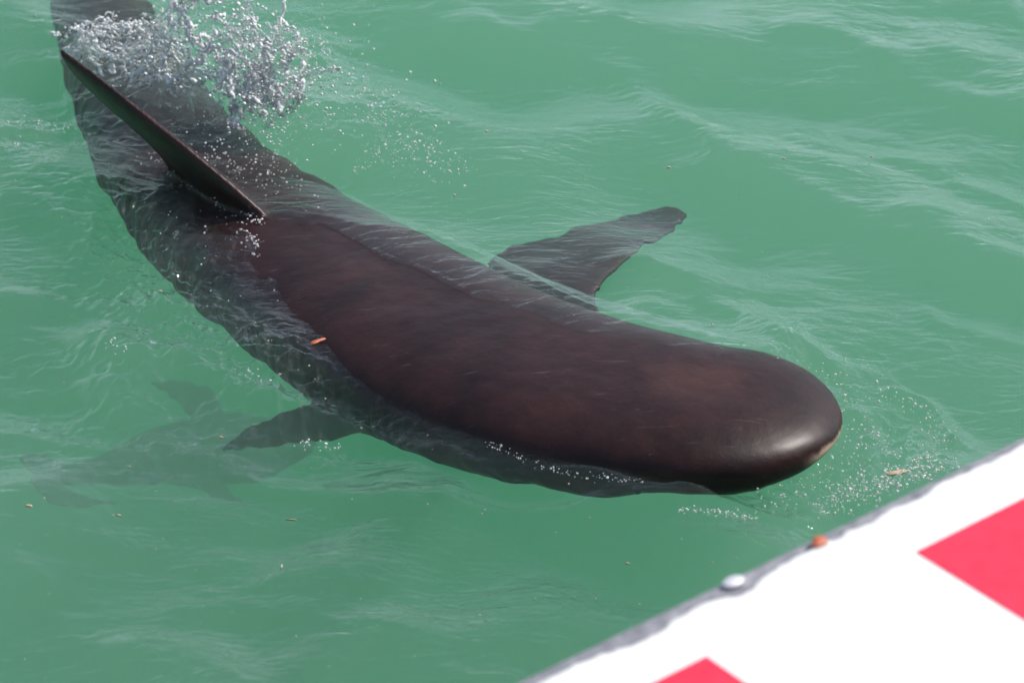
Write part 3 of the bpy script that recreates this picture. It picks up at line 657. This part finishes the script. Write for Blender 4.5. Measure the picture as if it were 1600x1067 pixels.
scatter(900, 340, 70, 80, 50, .03, .26, .0006, .0016); scatter(700, 440, 120, 50, 45, .01, .13, .0006, .0016); scatter(600, 400, 190, 50, 30, .003, .03, .0006, .0022); scatter(260, 200, 70, 60, 22, .03, .1, .0006, .0018)
SPt = np.vstack(SP_); SRt = np.concatenate(SR_)
sp = link('splash', liquid('splash', SPt, SRt, .0013), SPL); tag(sp, 'white splash of water thrown up behind the shark\'s fin', 'splash', kind='stuff')

def film_sheet(base, top, zt, seed, V, F):
    Bp = catmull(np.array([tuple(at(*b)) for b in base]), 70); Tp = catmull(np.array([tuple(at(p[0], p[1], z)) for p, z in zip(top, zt)]), 70); n0 = sum(len(v) for v in V); m = 46
    uu, vv = np.meshgrid(np.linspace(0, 1, 70), np.linspace(0, 1, m), indexing='ij')
    p = Bp[:, None, :]+(Tp-Bp)[:, None, :]*vv[..., None]; p[..., 2] += .02*np.sin(vv*PI)
    off = np.stack([fbm(uu*7, vv*5+seed, 3, 3), fbm(uu*7+9, vv*5, 3, 4), fbm(uu*7, vv*5+19, 3, 5)], -1); p = p+off*.07*(.3+.7*vv[..., None])
    p += .006*np.stack([fbm(uu*22, vv*16, 2, k) for k in (1, 2, 3)], -1)
    keep = fbm(uu*6+seed, vv*5, 3, seed)-.5*vv > -.32
    V.append(p.reshape(-1, 3)); ii, jj = np.meshgrid(np.arange(69), np.arange(m-1), indexing='ij'); k = keep[:-1, :-1] & keep[1:, 1:] & keep[1:, :-1] & keep[:-1, 1:]
    a = n0+(ii*m+jj)[k]; F.append(np.stack([a, a+m, a+m+1, a+1], 1))
fV, fF = [], []
film_sheet([(110, 95), (170, 140), (240, 165), (310, 190)], [(105, 70), (170, 45), (240, 30), (300, 42)], [.02, .08, .11, .12], 1, fV, fF)
film_sheet([(230, 150), (310, 175), (380, 200), (430, 195)], [(262, 30), (300, -35), (370, -50), (425, -25)], [.14, .24, .26, .22], 2, fV, fF)
film_sheet([(330, 200), (390, 215), (430, 200), (450, 160)], [(380, 45), (440, 52), (490, 85), (530, 128)], [.16, .15, .12, .07], 3, fV, fF)
m, nt, N, L, out = mat_new('clear_water_sheet')
tr = N('ShaderNodeBsdfTransparent'); tr.inputs[0].default_value = (.99, 1, 1, 1); df = N('ShaderNodeBsdfTranslucent'); df.inputs[0].default_value = (.95, .95, .95, 1)
tc = N('ShaderNodeTexCoord'); n_ = noise_tex(N, L, tc.outputs['Object'], 60, 4, .7, .6); r = ramp(N, L, n_.outputs[0], [(.54, (.0, .0, .0)), (.75, (.35, .35, .35))])
b1 = N('ShaderNodeBump'); b1.inputs['Distance'].default_value = .006; b1.inputs['Strength'].default_value = .7; L(n_.outputs[0], b1.inputs['Height'])
a1 = N('ShaderNodeMixShader'); L(r.outputs[0], a1.inputs[0]); L(tr.outputs[0], a1.inputs[1]); L(df.outputs[0], a1.inputs[2])
gg = N('ShaderNodeBsdfGlossy'); gg.inputs['Roughness'].default_value = .06; L(b1.outputs[0], gg.inputs['Normal']); fr = schlick(N, L, b1.outputs[0])
a2 = N('ShaderNodeMixShader'); L(fr.outputs[0], a2.inputs[0]); L(a1.outputs[0], a2.inputs[1]); L(gg.outputs[0], a2.inputs[2]); L(a2.outputs[0], out.inputs[0])
o = link('splash_sheet', mesh_np('splash_sheet', np.vstack(fV), np.vstack(fF)), m); tag(o, 'clear torn sheets of water inside the splash by the fin', 'splash', kind='stuff')

# ------------------------------------------------------------------ bubbles and drops on the surface, some strewn as sun glints
BP, BR = [], []
def on_water(px, py, r, up=.4):
    p = at(px, py, 0)
    for _ in range(2): p = at(px, py, water_z(p.x, p.y))
    BP.append((p.x, p.y, p.z+r*up)); BR.append(r)
def spray(poly, n, jx, jy, r0, r1):
    C_ = catmull(np.array(poly, float), 60)
    for _ in range(int(n*1.5)):
        c_ = C_[rng.integers(0, 60)]; on_water(rng.normal(c_[0], jx), rng.normal(c_[1], jy), r0*.62*(r1/r0)**(rng.uniform()**2.4), .25)
spray([(600, 145), (600, 190), (640, 230), (700, 260)], 150, 28, 22, .0015, .0042)
spray([(555, 265), (600, 235), (660, 225), (730, 270)], 90, 12, 10, .0015, .0035)
spray([(1062, 796), (1120, 800), (1190, 808)], 70, 8, 3, .0014, .0030)
spray([(1190, 770), (1240, 775), (1290, 745), (1340, 700)], 80, 18, 14, .0014, .0036)
spray([(1265, 565), (1300, 600), (1335, 640)], 45, 14, 10, .0014, .0034)
spray([(1370, 612), (1440, 640), (1480, 690)], 60, 10, 9, .0016, .0045)
spray([(1290, 790), (1350, 760), (1410, 745), (1470, 715)], 420, 18, 13, .0014, .0042)
spray([(1320, 690), (1360, 680), (1400, 700)], 50, 18, 14, .0015, .0040)
spray([(0, 190), (60, 195), (110, 205)], 35, 8, 4, .0014, .003); spray([(5, 220), (15, 235), (30, 215)], 14, 5, 4, .0014, .003)
spray([(395, 330), (402, 365), (410, 400)], 40, 7, 8, .002, .0050)
spray([(220, 255), (260, 250), (300, 300)], 26, 14, 10, .0014, .0034); spray([(340, 290), (370, 340), (390, 380)], 40, 12, 10, .0015, .004)
spray([(420, 215), (450, 250), (490, 300)], 30, 16, 14, .0015, .004); spray([(330, 240), (400, 270), (450, 290)], 70, 18, 12, .0015, .004)
spray([(590, 580), (640, 610), (700, 640), (740, 670)], 60, 7, 5, .0014, .0036); spray([(680, 625), (700, 640)], 40, 8, 5, .002, .0045)
spray([(760, 690), (830, 722), (900, 742), (1000, 752)], 60, 5, 3, .0012, .003); spray([(1155, 748), (1180, 742)], 16, 6, 3, .0015, .003)
spray([(470, 690), (500, 692), (535, 705)], 14, 10, 4, .002, .004); spray([(170, 530), (190, 550)], 8, 6, 5, .002, .0035)
spray([(250, 300), (320, 390), (420, 500)], 26, 40, 30, .0012, .0034)
spray([(395, 350), (405, 390), (430, 430)], 30, 6, 8, .0018, .0046)
spray([(360, 580), (440, 590)], 10, 8, 8, .002, .004)
o = link('surface_bubbles', drops_mesh('surface_bubbles', BP, BR), None); tag(o, 'bubbles and drops painted white for glints on the water around the shark', 'bubbles', kind='stuff')
m, nt, N, L, out = mat_new('bubble_glint_white')
tr = N('ShaderNodeBsdfTransparent'); df = N('ShaderNodeBsdfDiffuse'); df.inputs[0].default_value = (.95, .95, .95, 1); tl = N('ShaderNodeBsdfTranslucent'); tl.inputs[0].default_value = (.95, .95, .95, 1)  # white body colour stands in for sun sparkle on the drops
a1 = N('ShaderNodeMixShader'); a1.inputs[0].default_value = .45; L(df.outputs[0], a1.inputs[1]); L(tl.outputs[0], a1.inputs[2])
oi = N('ShaderNodeNewGeometry'); r = ramp(N, L, oi.outputs['Random Per Island'], [(.0, (.35, .35, .35)), (.4, (.7, .7, .7)), (.8, (1, 1, 1))])
a2 = N('ShaderNodeMixShader'); L(r.outputs[0], a2.inputs[0]); L(tr.outputs[0], a2.inputs[1]); L(a1.outputs[0], a2.inputs[2])
gg = N('ShaderNodeBsdfGlossy'); gg.inputs['Roughness'].default_value = .10; fr = schlick(N, L)
a3 = N('ShaderNodeMixShader'); L(fr.outputs[0], a3.inputs[0]); L(a2.outputs[0], a3.inputs[1]); L(gg.outputs[0], a3.inputs[2]); L(a3.outputs[0], out.inputs[0])
o.data.materials.append(m)

# ------------------------------------------------------------------ fine flecks hanging in the top of the water
FP, FR = [], []
for _ in range(520):
    px, py = rng.uniform(-40, 1640), rng.uniform(-20, 1080); p = at(px, py, 0); z = water_z(p.x, p.y)+rng.uniform(-.03, .0005)
    FP.append((p.x, p.y, z)); FR.append(.0006*(3.2)**(rng.uniform()**2))
o = link('chum_flecks', drops_mesh('chum_flecks', FP, FR, False), mt_); tag(o, 'fine pale flecks of chum spread through the green water', 'flecks', kind='stuff')
print('stuff', len(SPt), len(BP))
